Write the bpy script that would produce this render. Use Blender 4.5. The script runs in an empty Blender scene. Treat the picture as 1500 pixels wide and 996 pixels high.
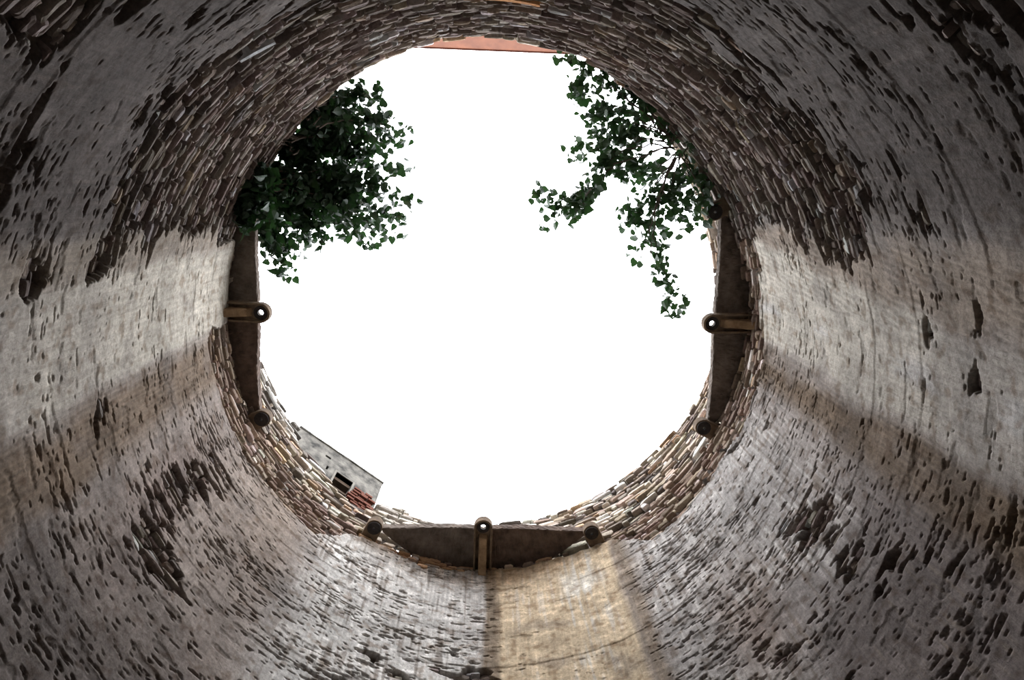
import bpy, math, random
import numpy as np
from mathutils import Vector, Matrix

# ------------------------------------------------------------------ camera, sky, exposure
S = bpy.context.scene
COL = S.collection
F, TILT, ROLL = 1002.7, 0.226, 0.156            # focal length in pixels of a 1500 x 996 frame
CAM = Vector((0.234, -1.543, 1.306))            # standing off-centre on the well floor, looking up
ct, st, cr, sr = math.cos(TILT), math.sin(TILT), math.cos(ROLL), math.sin(ROLL)


def ray(u, v):
    x, y = (u - 750) / F, (v - 498) / F
    x, y = cr * x - sr * y, sr * x + cr * y
    return Vector((x, st + y * ct, ct - y * st))


right = (ray(751, 498) - ray(750, 498)).normalized()
down = (ray(750, 499) - ray(750, 498)).normalized()
fwd = ray(750, 498).normalized()
cam_data = bpy.data.cameras.new('camera')
cam_data.sensor_width = 36.0
cam_data.lens = F / 1500 * 36.0
cam_data.clip_start = 0.05
cam = bpy.data.objects.new('camera', cam_data)
COL.objects.link(cam)
M = Matrix.Identity(4)
for i in range(3):
    M[i][0], M[i][1], M[i][2], M[i][3] = right[i], -down[i], -fwd[i], CAM[i]
cam.matrix_world = M
S.camera = cam

world = bpy.data.worlds.new('overcast_sky')
S.world = world
world.use_nodes = True
wn = world.node_tree
wn.nodes.clear()
wo = wn.nodes.new('ShaderNodeOutputWorld')
wb = wn.nodes.new('ShaderNodeBackground')
geo = wn.nodes.new('ShaderNodeTexCoord')
sep = wn.nodes.new('ShaderNodeSeparateXYZ')
mr = wn.nodes.new('ShaderNodeMapRange')          # overcast sky: zenith brighter than horizon
mr.inputs['From Min'].default_value = 0.0
mr.inputs['From Max'].default_value = 1.0
mr.inputs['To Min'].default_value = 6.0
mr.inputs['To Max'].default_value = 6.8
wn.links.new(geo.outputs['Generated'], sep.inputs[0])
wn.links.new(sep.outputs['Z'], mr.inputs['Value'])
wn.links.new(mr.outputs[0], wb.inputs['Strength'])
wb.inputs['Color'].default_value = (0.95, 0.968, 1.01, 1)
wn.links.new(wb.outputs[0], wo.inputs[0])

S.view_settings.view_transform = 'Standard'
S.view_settings.look = 'None'
S.view_settings.gamma = 1.0
S.view_settings.use_curve_mapping = False
S.view_settings.exposure = 0.2

rng = np.random.default_rng(7)
random.seed(7)
TAU = 2 * math.pi


# ------------------------------------------------------------------ helpers
def tag(o, label=None, cat=None, group=None, kind=None):
    if label: o['label'] = label
    if cat: o['category'] = cat
    if group: o['group'] = group
    if kind: o['kind'] = kind
    return o


def empty(name, loc, rz=0):
    o = bpy.data.objects.new(name, None)
    o.location = loc
    o.rotation_euler = (0, 0, rz)
    o.empty_display_size = 0.1
    COL.objects.link(o)
    return o


def np_mesh(name, V, Q=None, T=None, col=None, smooth=False, extra=None):
    me = bpy.data.meshes.new(name)
    V = np.ascontiguousarray(V, dtype=np.float32)
    nq = 0 if Q is None else len(Q)
    nt = 0 if T is None else len(T)
    me.vertices.add(len(V))
    me.vertices.foreach_set('co', V.ravel())
    loops, starts = [], []
    if nq:
        loops.append(np.asarray(Q, dtype=np.int32).ravel())
        starts.append(np.arange(nq, dtype=np.int32) * 4)
    if nt:
        loops.append(np.asarray(T, dtype=np.int32).ravel())
        starts.append(nq * 4 + np.arange(nt, dtype=np.int32) * 3)
    L = np.concatenate(loops)
    me.loops.add(len(L))
    me.loops.foreach_set('vertex_index', L)
    me.polygons.add(nq + nt)
    me.polygons.foreach_set('loop_start', np.concatenate(starts))
    me.polygons.foreach_set('use_smooth', np.full(nq + nt, smooth))
    me.update(calc_edges=True)
    if col is not None:
        a = me.attributes.new('albedo', 'FLOAT_COLOR', 'POINT')
        c = np.ones((len(V), 4), dtype=np.float32)
        c[:, :3] = col
        a.data.foreach_set('color', c.ravel())
    if extra is not None:
        for k, arr in extra.items():
            a = me.attributes.new(k, 'FLOAT', 'POINT')
            a.data.foreach_set('value', np.ascontiguousarray(arr, dtype=np.float32).ravel())
    return me


def link(name, me, m, parent=None, loc=None):
    o = bpy.data.objects.new(name, me)
    COL.objects.link(o)
    if m is not None and not me.materials:
        me.materials.append(m)
    if parent: o.parent = parent
    if loc is not None: o.location = loc
    return o


class MB:
    """collects polygons and links them as one mesh object"""
    def __init__(self): self.v, self.f = [], []

    def poly(self, pts, faces):
        b = len(self.v)
        self.v += [tuple(p) for p in pts]
        self.f += [tuple(b + i for i in f) for f in faces]

    def box(self, x0, x1, y0, y1, z0, z1, T=None):
        P = [Vector((x, y, z)) for z in (z0, z1) for y in (y0, y1) for x in (x0, x1)]
        if T is not None: P = [T @ p for p in P]
        self.poly(P, [(0, 2, 3, 1), (4, 5, 7, 6), (0, 1, 5, 4), (1, 3, 7, 5), (3, 2, 6, 7), (2, 0, 4, 6)])

    def prism(self, outline, z0, z1):
        n = len(outline)
        P = [(x, y, z0) for x, y in outline] + [(x, y, z1) for x, y in outline]
        F_ = [tuple(reversed(range(n))), tuple(range(n, 2 * n))]
        F_ += [(i, (i + 1) % n, n + (i + 1) % n, n + i) for i in range(n)]
        self.poly(P, F_)

    def ringprism(self, outer, inner, z0, z1):
        n = len(outer)
        P = [(x, y, z) for z in (z0, z1) for ol in (outer, inner) for x, y in ol]
        F_ = []
        for i in range(n):
            j = (i + 1) % n
            F_ += [(i, n + i, n + j, j), (2 * n + i, 2 * n + j, 3 * n + j, 3 * n + i),
                   (i, j, 2 * n + j, 2 * n + i), (n + i, 3 * n + i, 3 * n + j, n + j)]
        self.poly(P, F_)

    def tube(self, pts, radii, n=6):
        pts = [Vector(p) for p in pts]
        b = len(self.v)
        for i, p in enumerate(pts):
            d = (pts[min(i + 1, len(pts) - 1)] - pts[max(i - 1, 0)])
            d = d.normalized() if d.length > 1e-6 else Vector((0, 0, 1))
            a = d.orthogonal().normalized()
            c = d.cross(a)
            for k in range(n):
                t = TAU * k / n
                self.v.append(tuple(p + (a * math.cos(t) + c * math.sin(t)) * radii[i]))
        for i in range(len(pts) - 1):
            for k in range(n):
                k2 = (k + 1) % n
                self.f.append((b + i * n + k, b + i * n + k2, b + (i + 1) * n + k2, b + (i + 1) * n + k))
        self.f.append(tuple(b + k for k in reversed(range(n))))
        self.f.append(tuple(b + (len(pts) - 1) * n + k for k in range(n)))

    def build(self, name, m, parent=None, bevel=0, sub=0, rough=0.0, seed=0):
        me = bpy.data.meshes.new(name)
        me.from_pydata(self.v, [], self.f)
        me.update()
        if bevel or sub:
            import bmesh
            bm = bmesh.new()
            bm.from_mesh(me)
            bmesh.ops.recalc_face_normals(bm, faces=bm.faces)
            if bevel:
                ed = [e for e in bm.edges if len(e.link_faces) == 2 and e.calc_face_angle(0) > 0.6]
                bmesh.ops.bevel(bm, geom=ed, offset=bevel, segments=2, affect='EDGES', profile=0.6)
            if sub:
                bmesh.ops.triangulate(bm, faces=[f for f in bm.faces if len(f.verts) > 4])
                bmesh.ops.subdivide_edges(bm, edges=[e for e in bm.edges if e.calc_length() > sub], cuts=2, use_grid_fill=True)
                bmesh.ops.subdivide_edges(bm, edges=[e for e in bm.edges if e.calc_length() > sub], cuts=2, use_grid_fill=True)
            if rough:
                r = random.Random(seed)
                for v in bm.verts:
                    v.co += v.normal * r.uniform(-rough, rough)
            bm.to_mesh(me)
            bm.free()
        return link(name, me, m, parent)


# gradient noise, periodic in u (0..1)
def perlin(u, z, nx, dz, seed):
    g = np.random.default_rng(seed).uniform(0, TAU, (nx, 400)).astype(np.float32)
    gc, gs = np.cos(g), np.sin(g)
    x = u * nx
    y = z / dz + 20
    xi = np.floor(x).astype(np.int32)
    yi = np.floor(y).astype(np.int32)
    fx, fy = (x - xi).astype(np.float32), (y - yi).astype(np.float32)
    xa, xb = xi % nx, (xi + 1) % nx
    ya, yb = yi % 400, (yi + 1) % 400
    sx, sy = fx * fx * (3 - 2 * fx), fy * fy * (3 - 2 * fy)
    a = gc[xa, ya] * fx + gs[xa, ya] * fy
    b = gc[xb, ya] * (fx - 1) + gs[xb, ya] * fy
    c = gc[xa, yb] * fx + gs[xa, yb] * (fy - 1)
    d = gc[xb, yb] * (fx - 1) + gs[xb, yb] * (fy - 1)
    return 1.5 * ((a + (b - a) * sx) * (1 - sy) + (c + (d - c) * sx) * sy)


def sst(a, b, x):
    t = np.clip((x - a) / (b - a), 0, 1)
    return t * t * (3 - 2 * t)


def band(x, a, b, w): return sst(a - w, a + w, x) * (1 - sst(b - w, b + w, x))


def wrapd(t, c): return (t - c + 180) % 360 - 180


def blob(th, z, c, zc, wt, wz): return np.exp(-((wrapd(th, c) / wt) ** 2 + ((z - zc) / wz) ** 2))


# ------------------------------------------------------------------ materials (procedural)
def nodes(name):
    m = bpy.data.materials.new(name)
    m.use_nodes = True
    nt = m.node_tree
    return m, nt, nt.nodes['Principled BSDF']


def noise(nt, scale, detail=5, rough=0.6, stretch=None, coord='Object'):
    tc = nt.nodes.new('ShaderNodeTexCoord')
    n = nt.nodes.new('ShaderNodeTexNoise')
    n.inputs['Scale'].default_value = scale
    n.inputs['Detail'].default_value = detail
    n.inputs['Roughness'].default_value = rough
    if stretch:
        mp = nt.nodes.new('ShaderNodeMapping')
        mp.inputs['Scale'].default_value = stretch
        nt.links.new(tc.outputs[coord], mp.inputs[0])
        nt.links.new(mp.outputs[0], n.inputs['Vector'])
    else:
        nt.links.new(tc.outputs[coord], n.inputs['Vector'])
    return n


def maprange(nt, src, a, b, c, d):
    r = nt.nodes.new('ShaderNodeMapRange')
    for k, v in zip(('From Min', 'From Max', 'To Min', 'To Max'), (a, b, c, d)):
        r.inputs[k].default_value = v
    nt.links.new(src, r.inputs['Value'])
    return r.outputs[0]


def mult(nt, a, b):
    x = nt.nodes.new('ShaderNodeVectorMath')
    x.operation = 'MULTIPLY'
    nt.links.new(a, x.inputs[0])
    nt.links.new(b, x.inputs[1])
    return x.outputs[0]


def masonry(name, streaks):
    """colour from the 'albedo' attribute, grain and streaks from noise, fine relief from bump"""
    m, nt, p = nodes(name)
    at = nt.nodes.new('ShaderNodeAttribute')
    at.attribute_name = 'albedo'
    n1 = noise(nt, 38, 6, 0.7)
    c = mult(nt, at.outputs['Color'], maprange(nt, n1.outputs['Fac'], 0.25, 0.75, 0.62, 1.38))
    h = n1.outputs['Fac']
    if streaks:
        n2 = noise(nt, 26, 4, 0.6, (1, 1, 0.05))
        c = mult(nt, c, maprange(nt, n2.outputs['Fac'], 0.3, 0.7, 0.86, 1.14))
        ad = nt.nodes.new('ShaderNodeMath')
        ad.operation = 'ADD'
        nt.links.new(h, ad.inputs[0])
        nt.links.new(maprange(nt, n2.outputs['Fac'], 0, 1, 0, 0.9), ad.inputs[1])
        h = ad.outputs[0]
    bp = nt.nodes.new('ShaderNodeBump')
    bp.inputs['Strength'].default_value = 0.55
    bp.inputs['Distance'].default_value = 0.012
    nt.links.new(h, bp.inputs['Height'])
    nt.links.new(bp.outputs[0], p.inputs['Normal'])
    nt.links.new(c, p.inputs['Base Color'])
    p.inputs['Roughness'].default_value = 0.93
    p.inputs['Specular IOR Level'].default_value = 0.15
    return m


def plain(name, c0, c1, scale, rough=0.9, bump=0.4, dist=0.01, stretch=None, lo=0.3, hi=0.7):
    m, nt, p = nodes(name)
    n = noise(nt, scale, 6, 0.65, stretch)
    r = nt.nodes.new('ShaderNodeValToRGB')
    r.color_ramp.elements[0].position, r.color_ramp.elements[1].position = lo, hi
    r.color_ramp.elements[0].color = (*c0, 1)
    r.color_ramp.elements[1].color = (*c1, 1)
    nt.links.new(n.outputs['Fac'], r.inputs[0])
    nt.links.new(r.outputs[0], p.inputs['Base Color'])
    bp = nt.nodes.new('ShaderNodeBump')
    bp.inputs['Strength'].default_value = bump
    bp.inputs['Distance'].default_value = dist
    nt.links.new(n.outputs['Fac'], bp.inputs['Height'])
    nt.links.new(bp.outputs[0], p.inputs['Normal'])
    p.inputs['Roughness'].default_value = rough
    p.inputs['Specular IOR Level'].default_value = 0.2
    return m


M_PLASTER = masonry('lime_plaster_over_rubble', True)
M_STONE = masonry('rubble_stone', False)
M_SLAB = plain('weathered_dark_slab', (0.06, 0.046, 0.037), (0.21, 0.17, 0.14), 5, 0.85, 0.5, 0.02)
M_SLAB2 = plain('weathered_reddish_slab', (0.055, 0.039, 0.031), (0.18, 0.128, 0.10), 6, 0.85, 0.5, 0.02)
M_BRACKET = plain('worn_bracket_stone', (0.07, 0.05, 0.036), (0.24, 0.17, 0.11), 9, 0.85, 0.5, 0.01)
M_CORBEL = plain('ochre_corbel_stone', (0.16, 0.10, 0.06), (0.42, 0.29, 0.17), 8, 0.85, 0.5, 0.01)
M_DISC = plain('blackened_socket_stone', (0.012, 0.010, 0.010), (0.045, 0.036, 0.032), 14, 0.7, 0.4, 0.006)
M_BUILD = plain('stained_grey_render', (0.026, 0.025, 0.023), (0.155, 0.146, 0.128), 4.5, 0.95, 0.6, 0.02, None, .36, .62)
M_FRAME = plain('pale_window_render', (0.11, 0.102, 0.088), (0.18, 0.168, 0.145), 9, 0.95, 0.3)
M_DARK = plain('dark_interior', (0.02, 0.018, 0.016), (0.05, 0.04, 0.035), 4)
M_WOOD = plain('old_lintel_wood', (0.05, 0.035, 0.025), (0.12, 0.085, 0.06), 6, 0.85, 0.4, 0.01, (1, 1, 8))
M_BRICK = plain('worn_red_brick', (0.035, 0.012, 0.008), (0.12, 0.042, 0.026), 9, 0.95, 0.5)
M_RED = plain('terracotta_limewash', (0.075, 0.022, 0.009), (0.14, 0.047, 0.020), 3.2, 0.95, 0.4, 0.01, (1, 1, 0.35))
M_REDCAP = plain('terracotta_coping', (0.06, 0.018, 0.011), (0.11, 0.04, 0.024), 5, 0.95, 0.4)
M_EARTH = plain('packed_earth', (0.05, 0.038, 0.028), (0.11, 0.085, 0.062), 3, 0.98, 0.6, 0.02)
M_BARK = plain('twig_bark', (0.045, 0.034, 0.026), (0.13, 0.10, 0.08), 20, 0.9, 0.4)


def leaf_mat(name, c0, c1, tr):
    m, nt, p = nodes(name)
    oi = nt.nodes.new('ShaderNodeObjectInfo')
    r = nt.nodes.new('ShaderNodeValToRGB')
    r.color_ramp.elements[0].color = (*c0, 1)
    r.color_ramp.elements[1].color = (*c1, 1)
    nt.links.new(oi.outputs['Random'], r.inputs[0])
    nt.links.new(r.outputs[0], p.inputs['Base Color'])
    p.inputs['Roughness'].default_value = 0.5
    t = nt.nodes.new('ShaderNodeBsdfTranslucent')
    t.inputs['Color'].default_value = (*tr, 1)
    mx = nt.nodes.new('ShaderNodeMixShader')
    mx.inputs[0].default_value = 0.22
    nt.links.new(p.outputs[0], mx.inputs[1])
    nt.links.new(t.outputs[0], mx.inputs[2])
    nt.links.new(mx.outputs[0], nt.nodes['Material Output'].inputs[0])
    return m


M_LEAF = leaf_mat('dark_glossy_leaf', (0.020, 0.046, 0.026), (0.060, 0.120, 0.042), (0.022, 0.062, 0.014))

# ------------------------------------------------------------------ the well: profile of the masonry
Z_LEDGE = 9.0                                    # level of the three stone platforms
_rs = np.array([(-168.3, 2.925), (-140, 2.95), (-112, 3.01), (-105, 3.055), (-94, 3.085), (-82, 3.088), (-69, 3.055),
                (-59, 3.025), (-48.8, 2.975), (-33, 2.945), (-16.9, 2.935), (9.1, 2.99), (36.8, 2.97), (55, 3.02),
                (71.3, 3.07), (85.5, 3.05), (100.7, 3.09), (114.8, 3.03), (128.6, 3.0), (145, 2.98), (165.8, 2.955)])
_r2 = np.array([(-160, 3.3), (-130, 3.42), (-110, 3.52), (-70, 3.54), (-48, 3.40), (-30, 3.2), (-12, 3.113), (-7, 3.097), (0, 3.14), (10, 3.22), (30, 3.336), (45, 3.305),
                (65, 3.306), (79, 3.32), (91, 3.325), (112, 3.36), (127, 3.34), (157, 3.306), (171, 3.30)])
_zt = np.array([(-170, 10.7), (-100, 10.65), (30, 10.6), (65, 10.69), (79, 10.65), (88, 10.63), (95, 10.45), (99, 10.25), (103, 10.25), (106, 10.38), (112, 10.38),
                (119, 10.47), (126.3, 10.52), (127.4, 9.95), (130, 9.86), (136, 9.78), (144, 9.97), (150, 10.12), (153.2, 10.25),
                (154.5, 10.75), (162, 10.86), (171, 10.79)])


def prof(tab, th):
    x = np.concatenate([tab[:, 0] - 360, tab[:, 0], tab[:, 0] + 360])
    y = np.tile(tab[:, 1], 3)
    return np.interp(th, x, y)


_tt = np.arange(-180, 180, 0.5)
_k = np.exp(-0.5 * (np.arange(-20, 21) / 8.0) ** 2); _k /= _k.sum()


def smoothprof(tab):
    y = prof(tab, _tt)
    y = np.convolve(np.concatenate([y[-20:], y, y[:20]]), _k, 'valid')
    return lambda th: np.interp((th + 180) % 360 - 180, np.append(_tt, 180), np.append(y, y[0]))


RS, R2 = smoothprof(_rs), smoothprof(_r2)


def wallR(th, z):
    rs = RS(th)
    return rs + np.clip(z - Z_LEDGE, 0, None) * (R2(th) - rs) / 1.61


def ztop(th): return prof(_zt, (th + 180) % 360 - 180)


# where the plaster has gone (score > 0 = bare rubble)
def score(th, z):
    u = (th + 180) / 360
    back = band(wrapd(th, -82), -66, 66, 7)                       # the side behind the camera
    E = np.full(np.shape(th), -0.62)
    E = E + back * (0.12 + 1.15 * sst(5.6, 7.0, z))
    lip = 8.35 + 0.5 * band(wrapd(th, 110), -45, 25, 6)           # plaster stops at a lip below the parapet
    keep = 1 - band(wrapd(th, -161), -9, 9, 2)
    E = E + 1.3 * sst(lip - 0.1, lip + 0.1, z) * np.clip(keep + sst(8.9, 9.0, z), 0, 1)
    for c, zc, wt, wz, a in ((167, 6.9, 6, 0.8, .75), (160, 6.1, 4, .5, .45), (33, 6.5, 5, 0.7, .8), (27, 5.7, 5, .4, .5), (-152, 5.55, 4.5, .22, 1.0),
                             (-151, 6.25, 3.5, .3, .9), (1.5, 5.25, 3, .25, 1.0), (-3, 5.6, 2.5, .12, .9), (-13, 6.6, 5, 0.6, .8),
                             (-24, 6.2, 7, .5, .6), (115, 7.0, 14, .25, .5), (52, 5.9, 8, .5, .4), (20, 5.0, 7, .3, .45),
                             (100, 6.95, 4, .12, .8), (-60, 6.2, 10, .4, .35), (140, 7.6, 8, .5, .2), (-121, 4.5, 4, .35, 1.0), (-41, 4.3, 5, .3, .9), (-118, 5.0, 3, .12, .7)):
        E = E + a * blob(th, z, c, zc, wt, wz)
    pale = band(wrapd(th, -161), -9.5, 8, 1.5) + band(wrapd(th, 3.5), -8, 9, 1.5) + band(wrapd(th, 84), -14, 14, 2)
    E = E - 0.38 * np.clip(pale, 0, 1) * (1 - sst(8.9, 9.0, z))
    N = 0.34 * perlin(u, z, 13, .55, 10) + 0.50 * perlin(u, z, 30, .22, 11) + 0.42 * perlin(u, z, 75, .075, 12) + 0.22 * perlin(u, z, 160, .03, 13)
    return E + N


def albedo(th, z, sc):
    """colour of the plaster, its lasting stains, and lens falloff painted in as darker tones"""
    u = (th + 180) / 360
    sh = th.shape
    C = np.empty(sh + (3,), dtype=np.float32)

    def mix(c, w):
        w = np.clip(w, 0, 1)[..., None]
        C[...] = C * (1 - w) + np.array(c, dtype=np.float32) * w

    C[...] = (0.29, 0.262, 0.243)
    nb = perlin(u, z, 14, .5, 21)
    nv = perlin(u, z, 120, 1.6, 22)                               # vertical run-off streaks
    nf = .8 * perlin(u, z, 520, .7, 23) + .45 * perlin(u, z, 200, .25, 26)
    mix((0.080, 0.068, 0.062), band(wrapd(th, -82), -68, 66, 8))  # brown of the back side, deepened to paint in the dark upper corners
    mix((0.25, 0.208, 0.18), band(wrapd(th, 162), -22, 18, 8) * 0.85)
    mix((0.15, 0.112, 0.10), blob(th, z, 169, 6.9, 5, .9) * .75 + blob(th, z, 165, 6.1, 3, .5) * .5)
    mix((0.145, 0.11, 0.10), blob(th, z, 33, 6.6, 4.5, .7) * .7 + blob(th, z, 26, 5.6, 5, .5) * .5)
    mix((0.50, 0.485, 0.46), band(wrapd(th, 118), -19, 20, 7))
    mix((0.36, 0.345, 0.33), band(wrapd(th, 48), -20, 20, 6) * .7)
    mix((0.215, 0.17, 0.145), blob(th, z, 51, 6.3, 7, .7) * .9)
    mix((0.25, 0.20, 0.16), blob(th, z, 150, 8.0, 10, .8) * .6)
    mix((0.135, 0.113, 0.105), band(wrapd(th, 31), -18, 17, 6) * (1 - sst(4.9, 7.4, z + .6 * nb)) * .95)  # dirtier low plaster, with lens falloff painted in as darkening with depth
    mix((0.135, 0.115, 0.105), band(wrapd(th, 166), -20, 14, 6) * (1 - sst(4.8, 7.2, z + .6 * nb)) * .9)  # left side likewise: grime plus painted falloff towards the bottom
    # pale run-off strips below each platform, brown margins; falloff painted in lower down
    w = wrapd(th, 0) + 1.3 * nb + 1.1 * nv
    zz = np.clip((z - 5) / 3.4, 0, 1)
    mix((0.24, 0.20, 0.165), band(w, -15, -5, 2) * sst(0, .1, 1 - 0 * z))
    mix((0.42, 0.39, 0.34), band(w, -3.5 - 8.5 * zz, 10.5, 1.6) * (.30 + .70 * sst(4.6, 7.0, z + .6 * nb)))  # paleness reduced lower down, painting edge falloff into the strip
    mix((0.43, 0.42, 0.41), band(w, 2, 5, 1.2) * sst(-.1, .5, nb + .3 * nf) * .7)
    mix((0.13, 0.095, 0.066), band(w, 11.8, 19.5, 2.4) * (0.95 + .3 * nv))
    wl = wrapd(th, -161) + 1.3 * nb + 1.0 * nv
    mix((0.43, 0.40, 0.345), band(wl, -9, 8.5, 1.7) * (.30 + .70 * sst(4.8, 7.2, z + .6 * nb)))  # left strip dimmed downward in colour for the same falloff
    mix((0.17, 0.125, 0.088), band(wl, -20, -10, 2.2) * .92)
    mix((0.27, 0.23, 0.18), band(wl, 8.5, 14, 2) * .6)
    wb_ = wrapd(th, 84) + .5 * nb + .9 * nv
    mix((0.50, 0.40, 0.275), band(wb_, -13, 13.5, .9))
    mix((0.50, 0.475, 0.42), band(wb_, -9, -1, 2) * sst(-.15, .4, nb + .6 * nf) * .8)
    mix((0.18, 0.135, 0.09), band(wb_, 13, 16.5, .8) * .9 + band(wb_, -17.5, -13, 1.6) * .75)
    # white vertical scratch marks
    mix((0.60, 0.58, 0.55), sst(.22, .5, nf + .25 * nb) * (band(wrapd(th, 118), -17, 20, 3) + band(wrapd(th, 52), -28, 14, 3) * .6 * sst(5.4, 6.8, z) + band(wb_, -11, 11, 2) * .4) * .7)
    mix((0.16, 0.13, 0.105), sst(.22, .55, -nf + .2 * nb) * (band(wrapd(th, 118), -17, 22, 3) + band(wrapd(th, 52), -28, 14, 3) + .4) * .45)
    # rust and ochre just below the front platform
    mix((0.52, 0.335, 0.19), blob(th, z, 105, 8.78, 19, .17) * np.clip(.75 + .8 * nb + .5 * nf, 0, 1))
    mix((0.42, 0.27, 0.16), blob(th, z, 128, 8.95, 9, .18) * .7 + blob(th, z, 162, 9.0, 7, .22) * .5)
    mix((0.16, 0.14, 0.13), sst(.25, .7, perlin(u, z, 50, .3, 25)) * .35)
    mo = perlin(u, z, 150, .10, 27) + .7 * perlin(u, z, 330, .045, 28)
    C *= 1 - .38 * sst(.1, .8, mo)[..., None] * np.array((.85, 1.0, 1.12), dtype=np.float32)
    C *= 1 + .38 * (sst(.15, .8, -mo) * (.45 + .55 * band(wrapd(th, 85), -50, 50, 8)))[..., None]
    C *= (1 + .22 * nb + .16 * perlin(u, z, 60, .16, 24))[..., None]
    return C


def grid(nth, zrow):
    th = np.arange(nth) * 360.0 / nth - 180
    if zrow.ndim == 1:
        Z = np.repeat(zrow[:, None], nth, 1)
    else:
        Z = zrow
    TH = np.repeat(th[None, :], Z.shape[0], 0)
    return TH, Z


def grid_quads(nr, nth):
    i = np.arange(nr - 1)[:, None] * nth
    j = np.arange(nth)[None, :]
    j2 = (j + 1) % nth
    a = i + j; b = i + j2; c = i + nth + j2; d = i + nth + j
    return np.stack([a, d, c, b], -1).reshape(-1, 4)             # normals face the axis


def cylpos(th, z, r):
    t = np.radians(th)
    return np.stack([r * np.cos(t), r * np.sin(t), z], -1)


CORE = np.array((0.095, 0.073, 0.060), dtype=np.float32)

# ---- shaft: plaster skin with its losses, pits, lifts and trowel lines
NTH = 1760
zrows = np.concatenate([np.linspace(0, 3.9, 14)[:-1], np.arange(3.9, 9.0, 0.0094), [9.0]])
TH, Z = grid(NTH, zrows)
U = (TH + 180) / 360
sc = score(TH, Z)
plaster = 1 - sst(-0.05, 0.03, sc)
pit_density = (0.085 * band(wrapd(TH, 156), -38, 24, 6) + 0.04 * band(wrapd(TH, 118), -18, 20, 5) + 0.085 * band(wrapd(TH, 42), -24, 26, 6)
               + 0.02 * band(wrapd(TH, -82), -68, 66, 6) - 0.22 * band(wrapd(TH, 84), -14, 14, 2)
               - 0.16 * band(wrapd(TH, 3), -9, 9, 2) - 0.14 * band(wrapd(TH, -161), -9, 9, 2))
pit_density = pit_density + .30 * perlin(U, Z, 16, .45, 39) - .13
# slits: long and thin, in the joints between the hidden courses
pn = np.maximum(perlin(U, Z, 85, .031, 31) + .40 * perlin(U, Z, 260, .022, 32), perlin(U + .5 / 37, Z, 44, .027, 33) + .35 * perlin(U, Z, 240, .022, 34) - .05)
pn = np.maximum(pn, perlin(U, Z, 78, .050, 38) + .45 * perlin(U, Z, 220, .03, 40) - .10)
pn = np.maximum(pn, perlin(U, Z, 210, .024, 48) + .35 * perlin(U, Z, 420, .02, 49) - .03)
pit = sst(0.60, 0.65, pn + pit_density) * plaster
# shallow flakes where only the finishing coat has come off
flake = sst(.34, .37, perlin(U, Z, 46, .10, 61) + .35 * perlin(U, Z, 200, .04, 62) + .8 * pit_density) * plaster
hair = perlin(U, Z, 14, .16, 35) + .15 * perlin(U, Z, 120, .05, 36)
crack = (1 - sst(0.002, 0.007, np.abs(hair))) * sst(.2, .4, perlin(U, Z, 20, .5, 37)) * plaster
lift = np.zeros_like(Z)
for zl, a, c, wd in ((7.12, .016, 70, 45), (8.32, .018, 40, 40), (6.25, .014, 30, 40), (7.75, .012, 140, 25), (5.7, .012, -5, 30), (6.6, .012, 150, 30), (4.9, .015, -82, 70)):
    wob = .05 * perlin(U, Z * 0 + zl, 12, .5, int(zl * 10)) + .015 * perlin(U, Z * 0 + zl, 90, .5, 5)
    lift += .45 * a * sst(zl - .005, zl + .005, Z + wob) * band(wrapd(TH, c), -wd, wd, 4) * np.exp(-np.clip(Z - zl, 0, None) / .5)
h = plaster * (0.026 + .006 * perlin(U, Z, 40, .3, 41) + .0022 * perlin(U, Z, 420, .8, 42) + .003 * perlin(U, Z, 200, .06, 43) + lift)
h += (1 - plaster) * (-0.050 + .010 * perlin(U, Z, 140, .05, 44))
comb = (np.sin(TAU * (np.radians(TH) * 3.0 + .22 * Z) / .062) * (band(wrapd(TH, -8), -8, 6, 2) + band(wrapd(TH, 30), -14, 12, 3) * sst(7.0, 7.6, Z))
        + np.sin(TAU * (np.radians(TH) * 3.0 + .03 * Z) / .047) * (band(wrapd(TH, 17), -6, 5, 1.5) + band(wrapd(TH, 185), -6, 5, 1.5) + band(wrapd(TH, 118), -18, 20, 4) * .6 + band(wrapd(TH, 84), -12, 12, 3) * .35))
h += plaster * .0034 * comb * sst(-.15, .25, perlin(U, Z, 40, .35, 47))
h -= flake * .006
h -= pit * (0.020 + .016 * perlin(U, Z, 60, .1, 45)) + crack * .009
h += .018 * perlin(U, Z, 9, .9, 46)
h = np.where(Z < 3.85, 0.01, h)
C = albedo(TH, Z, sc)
C *= (1 - .16 * flake * (1 - pit))[..., None]
C *= (1 + .13 * comb * sst(-.25, .25, perlin(U, Z, 26, .6, 57)))[..., None]
bare = np.clip((1 - plaster) + np.clip(.38 + .5 * perlin(U, Z, 30, .2, 56), .15, .9) * pit + .6 * crack, 0, 1)[..., None]
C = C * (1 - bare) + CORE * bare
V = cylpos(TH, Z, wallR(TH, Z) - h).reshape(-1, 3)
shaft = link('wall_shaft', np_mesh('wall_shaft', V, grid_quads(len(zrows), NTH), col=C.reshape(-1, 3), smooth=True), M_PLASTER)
tag(shaft, 'round well shaft of rubble masonry under flaking stained lime plaster', kind='structure')

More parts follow.
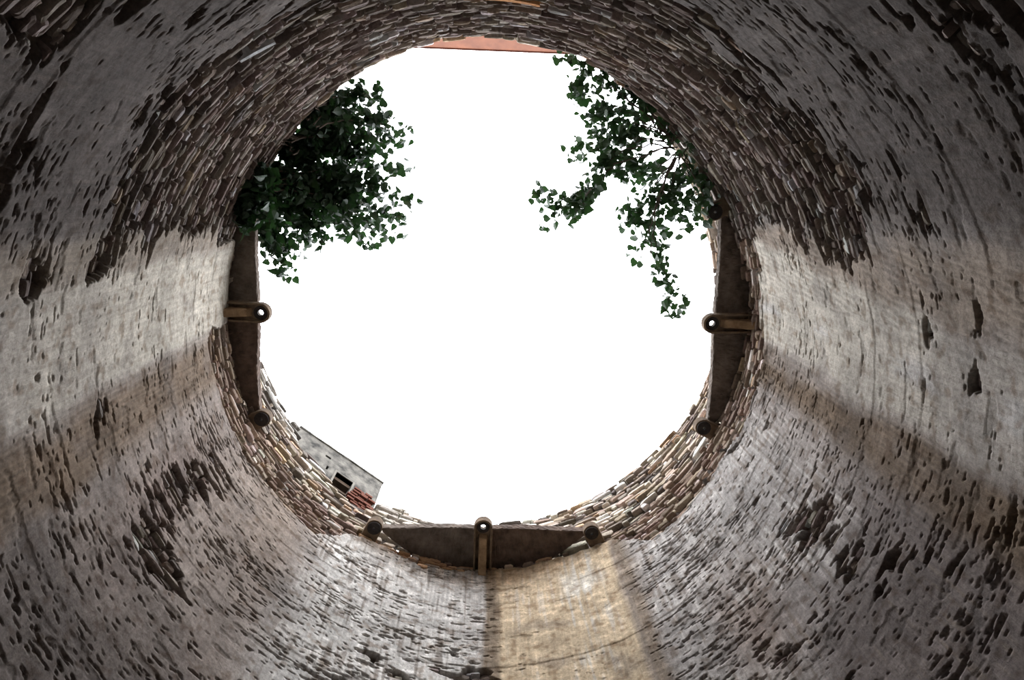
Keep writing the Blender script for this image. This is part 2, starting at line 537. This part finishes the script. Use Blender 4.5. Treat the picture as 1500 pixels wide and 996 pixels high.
# ---- parapet ring above the platforms, flaring outwards
NTR, NR = 1100, 150
thr = np.arange(NTR) * 360.0 / NTR - 180
top_edge = ztop(thr) + .02 * perlin((thr + 180) / 360, thr * 0, 110, 1, 51) + .012 * perlin((thr + 180) / 360, thr * 0, 260, 1, 52)
tt = np.linspace(0, 1, NR)[:, None]
ZR = 9.0 + tt * (top_edge[None, :] - 9.0)
THR = np.repeat(thr[None, :], NR, 0)
UR = (THR + 180) / 360
hr = -0.035 + .012 * perlin(UR, ZR, 160, .05, 53) + .02 * perlin(UR, ZR, 12, .8, 54)
inner = cylpos(THR, ZR, wallR(THR, ZR) - hr)
OUT = 3.74
t1 = cylpos(thr, top_edge + .01, wallR(thr, top_edge) + .12)[None]
t2 = cylpos(thr, top_edge - .02, np.full(NTR, OUT))[None]
t3 = cylpos(thr, np.full(NTR, 9.85), np.full(NTR, OUT))[None]
VR = np.concatenate([inner, t1, t2, t3], 0)
CR = np.empty((NR + 3, NTR, 3), dtype=np.float32)
CR[:] = (0.055, 0.043, 0.035)
CR *= (1 + .35 * perlin(np.vstack([UR, UR[:3]]), np.vstack([ZR, ZR[-3:]]), 40, .2, 55))[..., None]
ring = link('wall_parapet', np_mesh('wall_parapet', VR.reshape(-1, 3), grid_quads(NR + 3, NTR), col=CR.reshape(-1, 3), smooth=True), M_PLASTER)
tag(ring, 'flaring rubble parapet above the three stone platforms', kind='structure')


# ---- the stones themselves: one low faceted block each
def project(P):
    D = P - np.array(CAM)
    zc = D @ np.array(fwd)
    return 750 + F * (D @ np.array(right)) / zc, 498 + F * (D @ np.array(down)) / zc, zc


ANG = np.linspace(0, TAU, 9)[:-1] + TAU / 16
_c, _s = np.cos(ANG), np.sin(ANG)
OUTL = np.stack([np.sign(_c) * np.abs(_c) ** .45, np.sign(_s) * np.abs(_s) ** .45], 1) * .5
STONE_Q = [(i, 8 + i, 8 + (i + 1) % 8, (i + 1) % 8) for i in range(8)] + [(8 + i, 16 + i, 16 + (i + 1) % 8, 8 + (i + 1) % 8) for i in range(8)]
STONE_T = [(16 + i, 24, 16 + (i + 1) % 8) for i in range(8)]


def stones(th, z, w, hh, proud, g):
    """(n,25,3) vertices in world space; th in degrees, sizes in metres"""
    n = len(th)
    jit = g.uniform(.72, 1.08, (n, 8))
    sk = g.uniform(-.35, .35, n)
    tl = g.uniform(-.012, .012, (n, 2))
    sx = OUTL[None, :, 0] * jit * w[:, None] + sk[:, None] * OUTL[None, :, 1] * hh[:, None]
    sz = OUTL[None, :, 1] * g.uniform(.62, 1.12, (n, 8)) * hh[:, None] + g.normal(0, .05, (n, 1)) * sx
    rings = []
    for k, dp in ((1.0, None), (1.0, -.008), (.80, 0.0)):
        depth = np.full((n, 8), -.075) if dp is None else proud[:, None] + dp + tl[:, 1:] * OUTL[None, :, 1] + g.uniform(-.004, .004, (n, 8))
        rings.append(np.stack([sx * k, sz * k, depth], -1))
    cen = np.stack([np.zeros(n), np.zeros(n), proud + g.uniform(-.003, .006, n)], -1)[:, None, :]
    A = np.concatenate(rings + [cen], 1)
    zz = z[:, None] + A[..., 1]
    r0 = wallR(np.repeat(th[:, None], 25, 1), zz)
    tt_ = th[:, None] + np.degrees(A[..., 0] / 3.05)
    return cylpos(tt_, zz, r0 - A[..., 2])


def lay(z0, z1, hm, wm, g, zmaxf=None):
    T_, Z_, W_, H_ = [], [], [], []
    z = z0
    while z < z1:
        hh = g.uniform(*hm)
        t = g.uniform(-180, -170)
        end = t + 360
        while t < end:
            w = g.uniform(*wm) * (0.6 + .8 * g.random())
            dt = math.degrees(w / 3.05)
            T_.append(t + dt / 2); Z_.append(z + hh / 2 + g.uniform(-.012, .012)); W_.append(w * .97); H_.append(hh * g.uniform(.72, 1.05))
            t += dt
        z += hh * .98
    T_, Z_, W_, H_ = [np.array(a) for a in (T_, Z_, W_, H_)]
    uu = (T_ + 180) / 360 % 1
    Z_ = Z_ + .055 * perlin(uu, Z_, 22, .25, 71) + .03 * perlin(uu, Z_, 70, .12, 72)
    return [T_, Z_, W_, H_]


def stone_colours(n, g, pal, prob):
    c = np.array(pal)[g.choice(len(pal), n, p=prob)]
    return c * g.uniform(.72, 1.3, (n, 1)) * g.uniform(.95, 1.05, (n, 3))


def stone_set(parent, T_, Z_, W_, H_, proud, cols, g, rest_name):
    V_ = stones(T_, Z_, W_, H_, proud, g)
    n = len(T_)
    u, v, zc = project(V_[:, 24])
    nrm = np.stack([-np.cos(np.radians(T_)), -np.sin(np.radians(T_)), np.zeros(n)], 1)
    D = np.array(CAM) - V_[:, 24]
    dist = np.linalg.norm(D, axis=1)
    cosv = np.clip((nrm * D).sum(1) / dist, 0, 1)
    area = W_ * H_ * cosv / dist ** 2
    area[(u < 0) | (u > 1500) | (v < 0) | (v > 996)] = 0
    order = np.argsort(-area)
    big, rest = order[:300], order[300:]
    for i in big:
        P = V_[i]
        o0 = P[24].copy()
        me = np_mesh('stone', P - o0, STONE_Q, STONE_T, col=np.repeat(cols[i][None], 25, 0))
        link('stone', me, M_STONE, parent, o0)
    k = np.arange(len(rest))[:, None, None] * 25
    Q = (np.array(STONE_Q)[None] + k).reshape(-1, 4)
    T3 = (np.array(STONE_T)[None] + k).reshape(-1, 3)
    o = link(rest_name, np_mesh(rest_name, V_[rest].reshape(-1, 3), Q, T3, col=np.repeat(cols[rest], 25, 0)), M_STONE, parent)
    o['kind'] = 'stuff'
    return n


g = np.random.default_rng(3)
T_, Z_, W_, H_ = lay(3.9, 8.98, (.019, .060), (.06, .25), g)
keep = (score(T_, Z_) > 0.0) & (g.random(len(T_)) < .90)
T_, Z_, W_, H_ = T_[keep], Z_[keep], W_[keep], H_[keep]
up = Z_ > 8.3
H_ = np.where(up, H_ * 1.0, H_)
pr = g.uniform(-.038, .022, len(T_)) + np.where(g.random(len(T_)) < .06, .02, 0)
pal = [(.18, .150, .130), (.13, .105, .092), (.23, .200, .178), (.36, .35, .345), (.15, .122, .104), (.24, .195, .15)]
cols = stone_colours(len(T_), g, pal, [.34, .24, .21, .07, .11, .03])
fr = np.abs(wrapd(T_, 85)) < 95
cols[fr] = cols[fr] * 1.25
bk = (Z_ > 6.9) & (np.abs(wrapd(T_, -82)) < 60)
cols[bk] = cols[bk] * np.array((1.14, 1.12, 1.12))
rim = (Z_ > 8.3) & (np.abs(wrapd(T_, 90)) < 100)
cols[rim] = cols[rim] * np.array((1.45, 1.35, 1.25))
warm = (Z_ > 8.5) & (np.abs(wrapd(T_, 106)) < 24) & (g.random(len(T_)) < .75)
cols[warm] = cols[warm] * .6 + np.array((.42, .25, .13))
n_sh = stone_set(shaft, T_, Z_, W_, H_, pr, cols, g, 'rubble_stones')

g = np.random.default_rng(4)
T_, Z_, W_, H_ = lay(9.0, 10.95, (.035, .12), (.08, .30), g)
keep = Z_ + H_ * .45 < ztop(T_) + .02
T_, Z_, W_, H_ = T_[keep], Z_[keep], W_[keep], H_[keep]
pr = g.uniform(-.035, .05, len(T_))
pal = [(.33, .275, .22), (.17, .14, .12), (.48, .42, .345), (.66, .63, .59), (.40, .275, .185), (.13, .11, .098)]
cols = stone_colours(len(T_), g, pal, [.32, .18, .2, .12, .1, .08])
lf = (np.abs(wrapd(T_, 162)) < 12) & (Z_ > 10.1)
cols[lf] = cols[lf].mean(1, keepdims=True) * np.array((1.12, 1.05, .96))
pw = (np.abs(wrapd(T_, 114)) < 13)
cols[pw] = cols[pw] * .5 + np.array((.27, .26, .235))
n_ri = stone_set(ring, T_, Z_, W_, H_, pr, cols, g, 'parapet_stones')

# two singular pieces bedded in the back wall
def bedded(name, label, th0, th1, z0, z1, hh, proud, colr):
    A = []
    ts = np.linspace(th0, th1, 9)
    for i, t in enumerate(ts):
        z = z0 + (z1 - z0) * i / 8
        k = hh * (.75 + .5 * math.sin(3.1 * i / 8)) / 2
        for dz, dp in ((-k, -.05), (-k, proud - .008), (k * .1, proud), (k, proud - .008), (k, -.05)):
            A.append(cylpos(np.array(t), np.array(z + dz), wallR(np.array(t), np.array(z)) - dp))
    A = np.array(A)
    Q = [(i * 5 + j, i * 5 + j + 1, i * 5 + j + 6, i * 5 + j + 5) for i in range(8) for j in range(4)]
    o0 = A[22].copy()
    o = link(name, np_mesh(name, A - o0, Q, col=np.repeat(np.array([colr]), len(A), 0)), M_STONE, shaft, o0)
    o['label'] = label


bedded('stone', 'long orange sandstone sliver bedded in the wall above the opening', -84.8, -72.9, 7.45, 7.45, .055, .035, (.50, .25, .11))
bedded('stone', 'long pale bluish stone sliver bedded in the upper left wall', -117.2, -112.2, 6.53, 6.69, .05, .035, (.46, .47, .48))

# ---- floor and ground
mb = MB()
n = 96
ro = [(3.02 * math.cos(TAU * i / n), 3.02 * math.sin(TAU * i / n)) for i in range(n)]
mb.prism(ro, -0.2, 0.0)
fl = mb.build('floor', M_EARTH)
tag(fl, kind='structure')
mb = MB()
mb.ringprism([(9 * math.cos(TAU * i / n), 9 * math.sin(TAU * i / n)) for i in range(n)],
             [(3.75 * math.cos(TAU * i / n), 3.75 * math.sin(TAU * i / n)) for i in range(n)], 9.7, 9.9)
gr = mb.build('ground', M_EARTH)
tag(gr, kind='structure')


# ------------------------------------------------------------------ stone platforms with bored brackets
def stadium(r, length, n=20):
    """outline starting at the head (x<0 end, centred on the origin) reaching to x = length"""
    pts = []
    for i in range(n):
        a = math.pi / 2 + math.pi * i / (n - 1)
        pts.append((r * math.cos(a), r * math.sin(a)))
    m = 8
    for i in range(1, m):
        pts.append((length * i / m, -r))
    for i in range(0, m + 1):
        pts.append((length, -r + 2 * r * i / m))
    for i in range(1, m):
        pts.append((length * (1 - i / m), r))
    return pts


def hole_for(outline, r):
    return [(r * x / math.hypot(x, y), r * y / math.hypot(x, y)) for x, y in outline]


def platform(ang, dist, half, lugs, label, hole_r, wall_r, mats):
    """ang: direction from the well's axis; local x points outwards, origin on the wall at ledge level"""
    a = math.radians(ang)
    root = empty('stone_platform', (math.cos(a) * wall_r, math.sin(a) * wall_r, Z_LEDGE), a)
    tag(root, label, 'platform', 'stone platforms with bored brackets around the well')
    # two slabs, one on each side of the bracket: straight front, back following the wall
    for s, m, hang in ((-1, mats[0], half[0]), (1, mats[1], half[1])):
        out = []
        y0 = .095
        yE = dist * math.tan(math.radians(hang - 2.3))
        N = 14
        front = [(dist - .010 * math.sin(5.0 * i / N + ang), y0 + (yE - y0) * i / N) for i in range(N + 1)]
        back = []
        for i in range(N + 1):
            y = yE - (yE - y0) * i / N
            th_l = ang + math.degrees(math.asin(min(.99, s * y / 3.0)))
            rr = float(RS(np.array([th_l]))[0]) + .09
            xb = math.sqrt(max(rr * rr - y * y, .01))
            taper = dist + .06 + (rr - dist) * (1 - (y / yE) ** 2.2)
            back.append((max(min(xb, taper), dist + .012), y))
        out = front + back
        out = [(x - wall_r, s * y) for x, y in out]
        b = MB()
        b.prism(out if s > 0 else out[::-1], 0.0, .11)
        b.build('slab', m, root, bevel=.012, sub=.07, rough=.006, seed=int(ang) + s)
    # middle bracket: long plank with a rounded bored head, raised lips and a corbel under it
    hx = hole_r - wall_r
    L = -hx + .06
    br = empty('bracket', (hx, 0, -.10))
    br.parent = root
    r = .112
    ol = stadium(r, L)
    b = MB()
    b.ringprism(ol, hole_for(ol, .033), .04, .09)
    b.build('plank', M_BRACKET, br, bevel=.008)
    inn = [(x, y) for x, y in stadium(r - .024, L)]
    b = MB()
    nn = 20
    o_, i_ = ol, inn
    # lip: a U of stone along the plank's edge
    b2 = []
    for k in range(len(o_)):
        b2.append(k)
    b.ringprism(o_, i_, -.02, .055)
    b.build('lip', M_BRACKET, br, bevel=.007)
    dk = [(.078 * math.cos(TAU * i / 24), .078 * math.sin(TAU * i / 24)) for i in range(24)]
    b = MB()
    b.ringprism(dk, [(x * .42, y * .42) for x, y in dk], .02, .045)
    b.build('socket', M_DISC, br)
    b = MB()
    cw = .048
    prof_ = [(.10, .035), (.14, -.015), (L * .55, -.05), (L, -.17), (L, .05), (.10, .05)]
    P = [(x, -cw, z) for x, z in prof_] + [(x, cw, z) for x, z in prof_]
    m_ = len(prof_)
    b.poly(P, [tuple(range(m_)), tuple(reversed(range(m_, 2 * m_)))] + [(i, m_ + i, m_ + (i + 1) % m_, (i + 1) % m_) for i in range(m_)])
    b.build('corbel', M_CORBEL, br, bevel=.014, sub=.08, rough=.003, seed=3)
    # bored end lugs
    for (la, lr) in lugs:
        d = math.radians(la - ang)
        lx, ly = lr * math.cos(d) - wall_r, lr * math.sin(d)
        rw = float(RS(np.array([la]))[0])
        lug = empty('lug', (lx, ly, -.09))
        lug.parent = root
        lug.rotation_euler = (0, 0, d)
        ol2 = stadium(.098, max(.12, rw - lr + .06))
        b = MB()
        b.ringprism(ol2, hole_for(ol2, .018), .0, .11)
        b.build('eye', M_BRACKET, lug, bevel=.008)
        dk2 = [(.082 * math.cos(TAU * i / 24), .082 * math.sin(TAU * i / 24)) for i in range(24)]
        b = MB()
        b.ringprism(dk2, [(x * .21, y * .21) for x, y in dk2], -.022, .004)
        b.build('socket', M_DISC, lug)
    return root


platform(100.7, 2.565, (28.5, 28.0), [(73.2, 2.874), (128.2, 2.845)], 'dark stone platform with bored bracket at the bottom of the opening', 2.50, 3.09, (M_SLAB2, M_SLAB))
platform(-167.6, 2.615, (27.5, 28.0), [(166.4, 2.843), (-141.0, 2.83)], 'dark stone platform on the left wall half hidden by the dense leafy bush', 2.552, 2.925, (M_SLAB2, M_SLAB))
platform(8.6, 2.62, (27.0, 28.0), [(-18.1, 2.804), (35.0, 2.829)], 'dark stone platform on the right wall below the trailing shoots', 2.562, 2.99, (M_SLAB, M_SLAB))

# ------------------------------------------------------------------ grey building behind the parapet
NA = math.radians(136.67)
D0 = 3.808
nv_ = Vector((math.cos(NA), math.sin(NA), 0))
dv = Vector((0.6862, 0.7274, 0)).normalized()
A0 = Vector((-3.468, 1.8736, 0))
bld = empty('building', (A0.x, A0.y, 9.9))
tag(bld, 'grey plastered building with a dark square window above the parapet', 'building')
RT = Matrix(((dv.x, nv_.x, 0, 0), (dv.y, nv_.y, 0, 0), (0, 0, 1, 0), (0, 0, 0, 1)))   # local: x along the face, y outwards, z up
bld.matrix_world = Matrix.Translation((A0.x, A0.y, 9.9)) @ RT


def wall_with_holes(W, Hh, T, holes, name, m, parent, recess):
    xs = sorted({0, W, *[q for h_ in holes for q in h_[:2]]})
    zs_ = sorted({0, Hh, *[q for h_ in holes for q in h_[2:]]})
    b = MB()
    for i in range(len(xs) - 1):
        for k in range(len(zs_) - 1):
            x0, x1, z0, z1 = xs[i], xs[i + 1], zs_[k], zs_[k + 1]
            if any(h_[0] <= x0 and x1 <= h_[1] and h_[2] <= z0 and z1 <= h_[3] for h_ in holes): continue
            b.poly([(x0, 0, z0), (x1, 0, z0), (x1, 0, z1), (x0, 0, z1)], [(0, 1, 2, 3)])
    for (x0, x1, z0, z1), rc in zip(holes, recess):
        b.poly([(x0, 0, z0), (x1, 0, z0), (x1, 0, z1), (x0, 0, z1), (x0, rc, z0), (x1, rc, z0), (x1, rc, z1), (x0, rc, z1)],
               [(0, 4, 5, 1), (1, 5, 6, 2), (2, 6, 7, 3), (3, 7, 4, 0), (4, 7, 6, 5)])
    b.poly([(0, 0, 0), (W, 0, 0), (W, 0, Hh), (0, 0, Hh), (0, T, 0), (W, T, 0), (W, T, Hh), (0, T, Hh)],
           [(0, 4, 7, 3), (1, 2, 6, 5), (3, 7, 6, 2), (4, 5, 6, 7)])
    return b.build(name, m, parent)


WIN = (.885, 1.195, 1.135, 1.69)
wall_with_holes(1.67, 2.30, .9, [WIN, (.60, .70, 1.94, 2.0), (.70, .735, 1.58, 1.70)], 'wall', M_BUILD, bld, [.5, .25, .2])
# window: pale surround, dark back, wooden lintel bar
b = MB()
fw = .035
x0, x1, z0, z1 = WIN
b.box(x0 - fw, x0, -.015, .10, z0 - fw, z1 + fw); b.box(x1, x1 + fw, -.015, .10, z0 - fw, z1 + fw)
b.box(x0, x1, -.015, .10, z0 - fw, z0); b.box(x0, x1, -.015, .10, z1, z1 + fw * .5)
win = b.build('window', M_FRAME, bld)
b = MB(); b.box(x0, x1, .40, .43, z0, z1); b.build('window_back', M_DARK, win)
b = MB(); b.box(x0, x1, .06, .38, z1 - .10, z1 - .02); b.build('lintel', M_WOOD, win)
b = MB(); b.box(x0, x1, .10, .16, z0 + .27, z0 + .32); b.build('crossbar', M_WOOD, win)
# coping band, rougher and darker than the wall
b = MB(); b.box(-.015, 1.685, -.02, .9, 2.30, 2.335); b.build('coping', M_BUILD, bld, bevel=.01, sub=.12, rough=.006, seed=5)
# exposed bricks at the lower right
rb = random.Random(8)
zc = .82
row = 0
while zc < 1.60:
    lo = 1.235 + .05 * rb.random() + max(0, zc - 1.45) * .6
    hi = 1.60 + .07 * rb.random() - max(0, zc - 1.50) * 3
    x = lo - (.06 if row % 2 else 0)
    while x < hi:
        w = .115 + .02 * rb.random()
        if x + w < 1.69 and rb.random() < .86:
            b = MB(); b.box(0, w, -.014 - .05 * rb.random(), .02, 0, .040 + .012 * rb.random())
            o = b.build('brick', M_BRICK, bld, bevel=.004)
            o.location = (x, 0, zc)
        x += w + .012
    zc += .060
    row += 1

# ------------------------------------------------------------------ red limewashed wall behind the well
p0, p1 = Vector((-.5735, -3.967, 0)), Vector((1.700, -3.543, 0))
ex = (p1 - p0).normalized()
ey = Vector((ex.y, -ex.x, 0))
c0 = (p0 + p1) / 2
rw = empty('boundary_wall', (c0.x, c0.y, 9.9))
tag(rw, 'red limewashed wall beyond the rim at the top of the opening', 'wall')
rw.matrix_world = Matrix.Translation((c0.x, c0.y, 9.9)) @ Matrix(((ex.x, ey.x, 0, 0), (ex.y, ey.y, 0, 0), (0, 0, 1, 0), (0, 0, 0, 1)))
b = MB(); b.box(-2.4, 2.4, 0.02, .35, 0, 3.95); b.build('wall', M_RED, rw)
b = MB(); b.box(-2.42, 2.42, 0, .37, 3.95, 4.0); b.build('coping', M_REDCAP, rw, bevel=.008)


# ------------------------------------------------------------------ trailing plants on the rim
def leaf_mesh(name, L, Wd, fold, curl):
    out = [(0, 0), (.26, -.06), (.48, .10), (.50, .30), (.36, .54), (.16, .76), (.05, .90), (0, 1.08)]
    mid = [(0, 0), (0, .15), (0, .38), (0, .62), (0, .84), (0, 1.08)]
    V_, F_ = [], []
    for x, y in mid: V_.append((0, y * L, -curl * y * y * L))
    rpts = out[1:-1]
    for sgn in (1, -1):
        for x, y in rpts: V_.append((sgn * x * Wd, y * L, fold * x * Wd - curl * max(y, 0) ** 2 * L))
    for s, o0 in ((0, 6), (1, 12)):
        fs = [(0, o0, o0 + 1, 1), (1, o0 + 1, o0 + 2, 2), (2, o0 + 2, o0 + 3, 3), (3, o0 + 3, o0 + 4, 4), (4, o0 + 4, o0 + 5, 5)]
        F_ += fs if s == 0 else [f[::-1] for f in fs]
    V_.append((.012 * L, -.35 * L, .02 * L)); V_.append((-.012 * L, -.35 * L, .02 * L))
    F_.append((0, 18, 19))
    me = bpy.data.meshes.new(name)
    me.from_pydata(V_, [], F_)
    for p in me.polygons: p.use_smooth = True
    me.materials.append(M_LEAF)
    return me


LEAVES = [leaf_mesh('leaf', .100, .085, .35, .15), leaf_mesh('leaf', .115, .085, .2, .3), leaf_mesh('leaf', .085, .080, .5, .05)]


def at(u, v, z):
    d = ray(u, v)
    return CAM + d * ((z - CAM.z) / d.z)


def plant(name, label, root, twigs, seed, density):
    """twigs: (list of (u, v, z) points along a shoot, leaf start fraction, spread)"""
    r = random.Random(seed)
    base = at(*root)
    e = empty(name, base)
    tag(e, label, 'plant')
    stem = MB()
    spots = []
    for pts, start, spread, k in twigs:
        P = [at(*q) for q in pts]
        fine = []
        for i in range(len(P) - 1):
            for j in range(6):
                t = j / 6
                p = P[i].lerp(P[i + 1], t)
                fine.append(p + Vector((r.gauss(0, .012), r.gauss(0, .012), r.gauss(0, .012))))
        fine.append(P[-1])
        m = len(fine)
        stem.tube([p - base for p in fine], [.009 * (1 - .8 * i / m) for i in range(m)], 5)
        L = sum((fine[i + 1] - fine[i]).length for i in range(m - 1))
        for q in range(max(2, int(L * density * k))):
            t = start + (1 - start) * math.sqrt(r.random()) if k > 1.2 else start + (1 - start) * r.random()
            x = t * (m - 1)
            i = min(int(x), m - 2)
            p = fine[i].lerp(fine[i + 1], x - i)
            spots.append(p + Vector((r.gauss(0, spread), r.gauss(0, spread), r.gauss(0, spread))))
    stem.build('stem', M_BARK, e)
    mats = []
    for p in spots:
        tip = Vector((r.gauss(0, .75), r.gauss(0, .75) + .25, -0.75 + r.gauss(0, .35))).normalized()
        nrm = Vector((r.gauss(0, .6), r.gauss(0, .6), 1.0))
        nrm = (nrm - tip * nrm.dot(tip)).normalized()
        xx = tip.cross(nrm)
        s = r.uniform(.65, 1.25)
        Mx = Matrix.Identity(4)
        for i in range(3):
            Mx[i][0], Mx[i][1], Mx[i][2], Mx[i][3] = xx[i] * s, tip[i] * s, nrm[i] * s, (p - base)[i]
        mats.append((s * (1 + .0 * r.random()), Mx, r.randrange(3)))
    mats.sort(key=lambda q: -q[0])
    proto = [bpy.data.objects.new('leaf', me) for me in LEAVES]
    for s, Mx, k in mats[:300]:
        o = proto[k].copy()
        o.name = 'leaf'
        COL.objects.link(o)
        o.parent = e
        o.matrix_local = Mx
    for q in proto: bpy.data.objects.remove(q)
    b = MB()
    for s, Mx, k in mats[300:]:
        me = LEAVES[k]
        b.poly([Mx @ v.co for v in me.vertices], [tuple(p.vertices) for p in me.polygons])
    if b.v:
        o = b.build('foliage', M_LEAF, e)
        o['kind'] = 'stuff'
    return e, len(mats)


rl = random.Random(5)
LR = (382, 262, 9.0)
tips = [(505, 135, .5), (540, 128, .7), (562, 142, .7), (497, 165, 1), (525, 185, 1), (560, 185, 1), (572, 172, 1), (603, 193, .7), (580, 207, 1), (545, 222, 1.4),
        (602, 246, .8), (575, 250, .9), (560, 270, 1.4), (608, 292, 1), (590, 320, 1), (588, 347, 1), (560, 340, 1.2), (550, 358, 1), (525, 340, 1.2), (500, 322, 1.5),
        (480, 345, 1.4), (462, 358, 1.2), (440, 365, 1.2), (425, 388, 1.1), (420, 412, .8), (400, 380, 1), (385, 355, 1), (470, 200, 1.2), (450, 190, 1.1),
        (430, 215, 1.3), (415, 300, 1.5), (440, 320, 1.5), (470, 280, 1.6), (500, 255, 1.6), (520, 290, 1.6), (360, 325, 1.6), (350, 322, 1.2), (366, 285, 2.0), (378, 268, 2.0), (374, 345, 1.5), (372, 300, 2), (358, 335, 1.2), (395, 330, 1.2), (540, 305, 1.3), (455, 240, 1.6), (490, 300, 1.5), (372, 285, 1.8), (395, 262, 1.8), (410, 245, 1.6), (385, 300, 1.8), (368, 305, 1.6), (360, 340, 1.2), (420, 270, 1.8), (440, 260, 1.8), (445, 212, 2.0), (470, 218, 1.8), (500, 205, 1.5), (480, 185, 1.8), (520, 225, 1.5), (425, 232, 1.8), (460, 232, 1.8), (490, 160, 1.2)]
tw = []
for u, v, k in tips:
    # each shoot leaves the rim near the root, arches out over the opening and droops at the tip
    bu, bv = (382, 262) if v > 240 else ((418, 213) if v > 190 else (455, 172))
    bu += rl.uniform(-12, 12); bv += rl.uniform(-18, 18)
    zt_ = 9.75 + rl.uniform(-.35, .35)
    m1 = (bu + (u - bu) * .5 + rl.uniform(-12, 12), bv + (v - bv) * .45 - 8 + rl.uniform(-10, 10), (9.5 + zt_) / 2 + .18)
    if u < 400 and v < 345: zt_, m1 = 8.72, (m1[0], m1[1], 8.9)
    tw.append(([(bu, bv, 9.0), m1, (u, v, zt_)], .15, .055, k))
_, nl = plant('leafy_plant', 'dense dark green leafy bush hanging from the left rim', LR, tw, 21, 62)

RR = (985, 205, 9.0)
tw = []
shoots = [
    ([(985, 205), (930, 135), (865, 100), (812, 84)], .2, 0.046, .8), ([(985, 205), (925, 150), (880, 115), (845, 95)], .2, 0.062, .9),
    ([(975, 195), (900, 130), (850, 128), (838, 140)], .45, 0.054, .7), ([(975, 195), (920, 165), (880, 160), (862, 172)], .3, 0.078, 1.2),
    ([(975, 200), (930, 180), (890, 165), (870, 195)], .3, 0.078, 1.2), ([(985, 210), (920, 200), (870, 210), (836, 228)], .35, 0.062, 1.2),
    ([(985, 215), (925, 215), (890, 235), (870, 275), (830, 300), (786, 285)], .35, 0.062, 1.0), ([(985, 215), (900, 240), (868, 275), (840, 300), (790, 322)], .4, 0.062, .9),
    ([(868, 275), (850, 298), (838, 325)], .1, 0.062, 1.2), ([(985, 215), (940, 225), (915, 245)], .2, 0.093, 1.7), ([(990, 220), (950, 190), (905, 200)], .2, 0.093, 1.7),
    ([(990, 225), (960, 250), (935, 265)], .2, 0.093, 1.6), ([(995, 225), (1000, 260), (975, 285)], .2, 0.093, 1.5), ([(1000, 225), (1025, 260), (1040, 300)], .2, 0.062, 1.2),
    ([(1000, 225), (1020, 200), (1030, 215)], .1, 0.078, 1.2), ([(1000, 230), (1020, 280), (1005, 335)], .3, 0.078, 1.0), ([(1000, 225), (980, 280), (985, 325)], .3, 0.078, 1.0),
    ([(990, 230), (960, 270), (935, 310), (912, 325)], .4, 0.070, 1.2), ([(990, 230), (960, 275), (935, 330), (928, 378)], .5, 0.062, .5),
    ([(990, 230), (965, 290), (955, 340), (965, 385), (985, 420), (1000, 462)], .4, 0.054, .5), ([(990, 230), (960, 300), (950, 350), (962, 390), (980, 430), (978, 462)], .5, 0.062, .45),
    ([(990, 230), (970, 270), (950, 310), (960, 360)], .4, 0.078, 1.2), ([(950, 150), (930, 120), (900, 112)], .1, 0.062, 1.0), ([(985, 205), (960, 165), (935, 150)], .1, 0.078, 1.1),
    ([(985, 205), (945, 205), (880, 225), (905, 260)], .5, 0.078, 1.1), ([(985, 205), (1010, 190), (1024, 192)], .1, .05, 1.6), ([(985, 205), (1000, 170), (985, 165)], .1, .05, 1.2), ([(960, 180), (930, 125), (890, 92), (850, 84)], .1, .05, 1.0), ([(1000, 230), (1028, 275), (1036, 320)], .3, 0.046, .8)]
for pts, s_, sp, k in shoots:
    zt_ = (8.75 if pts[-1][0] > 1015 else 9.6) + rl.uniform(-.2, .25)
    n_ = len(pts)
    tw.append(([(u, v, 9.0 + (zt_ - 9.0) * i / (n_ - 1) + .12 * math.sin(math.pi * i / (n_ - 1))) for i, (u, v) in enumerate(pts)], s_, sp, k))
_, nr_ = plant('trailing_plant', 'sparse leafy plant with long trailing shoots hanging from the right rim', RR, tw, 33, 50)
print('stones', n_sh, n_ri, 'leaves', nl, nr_)
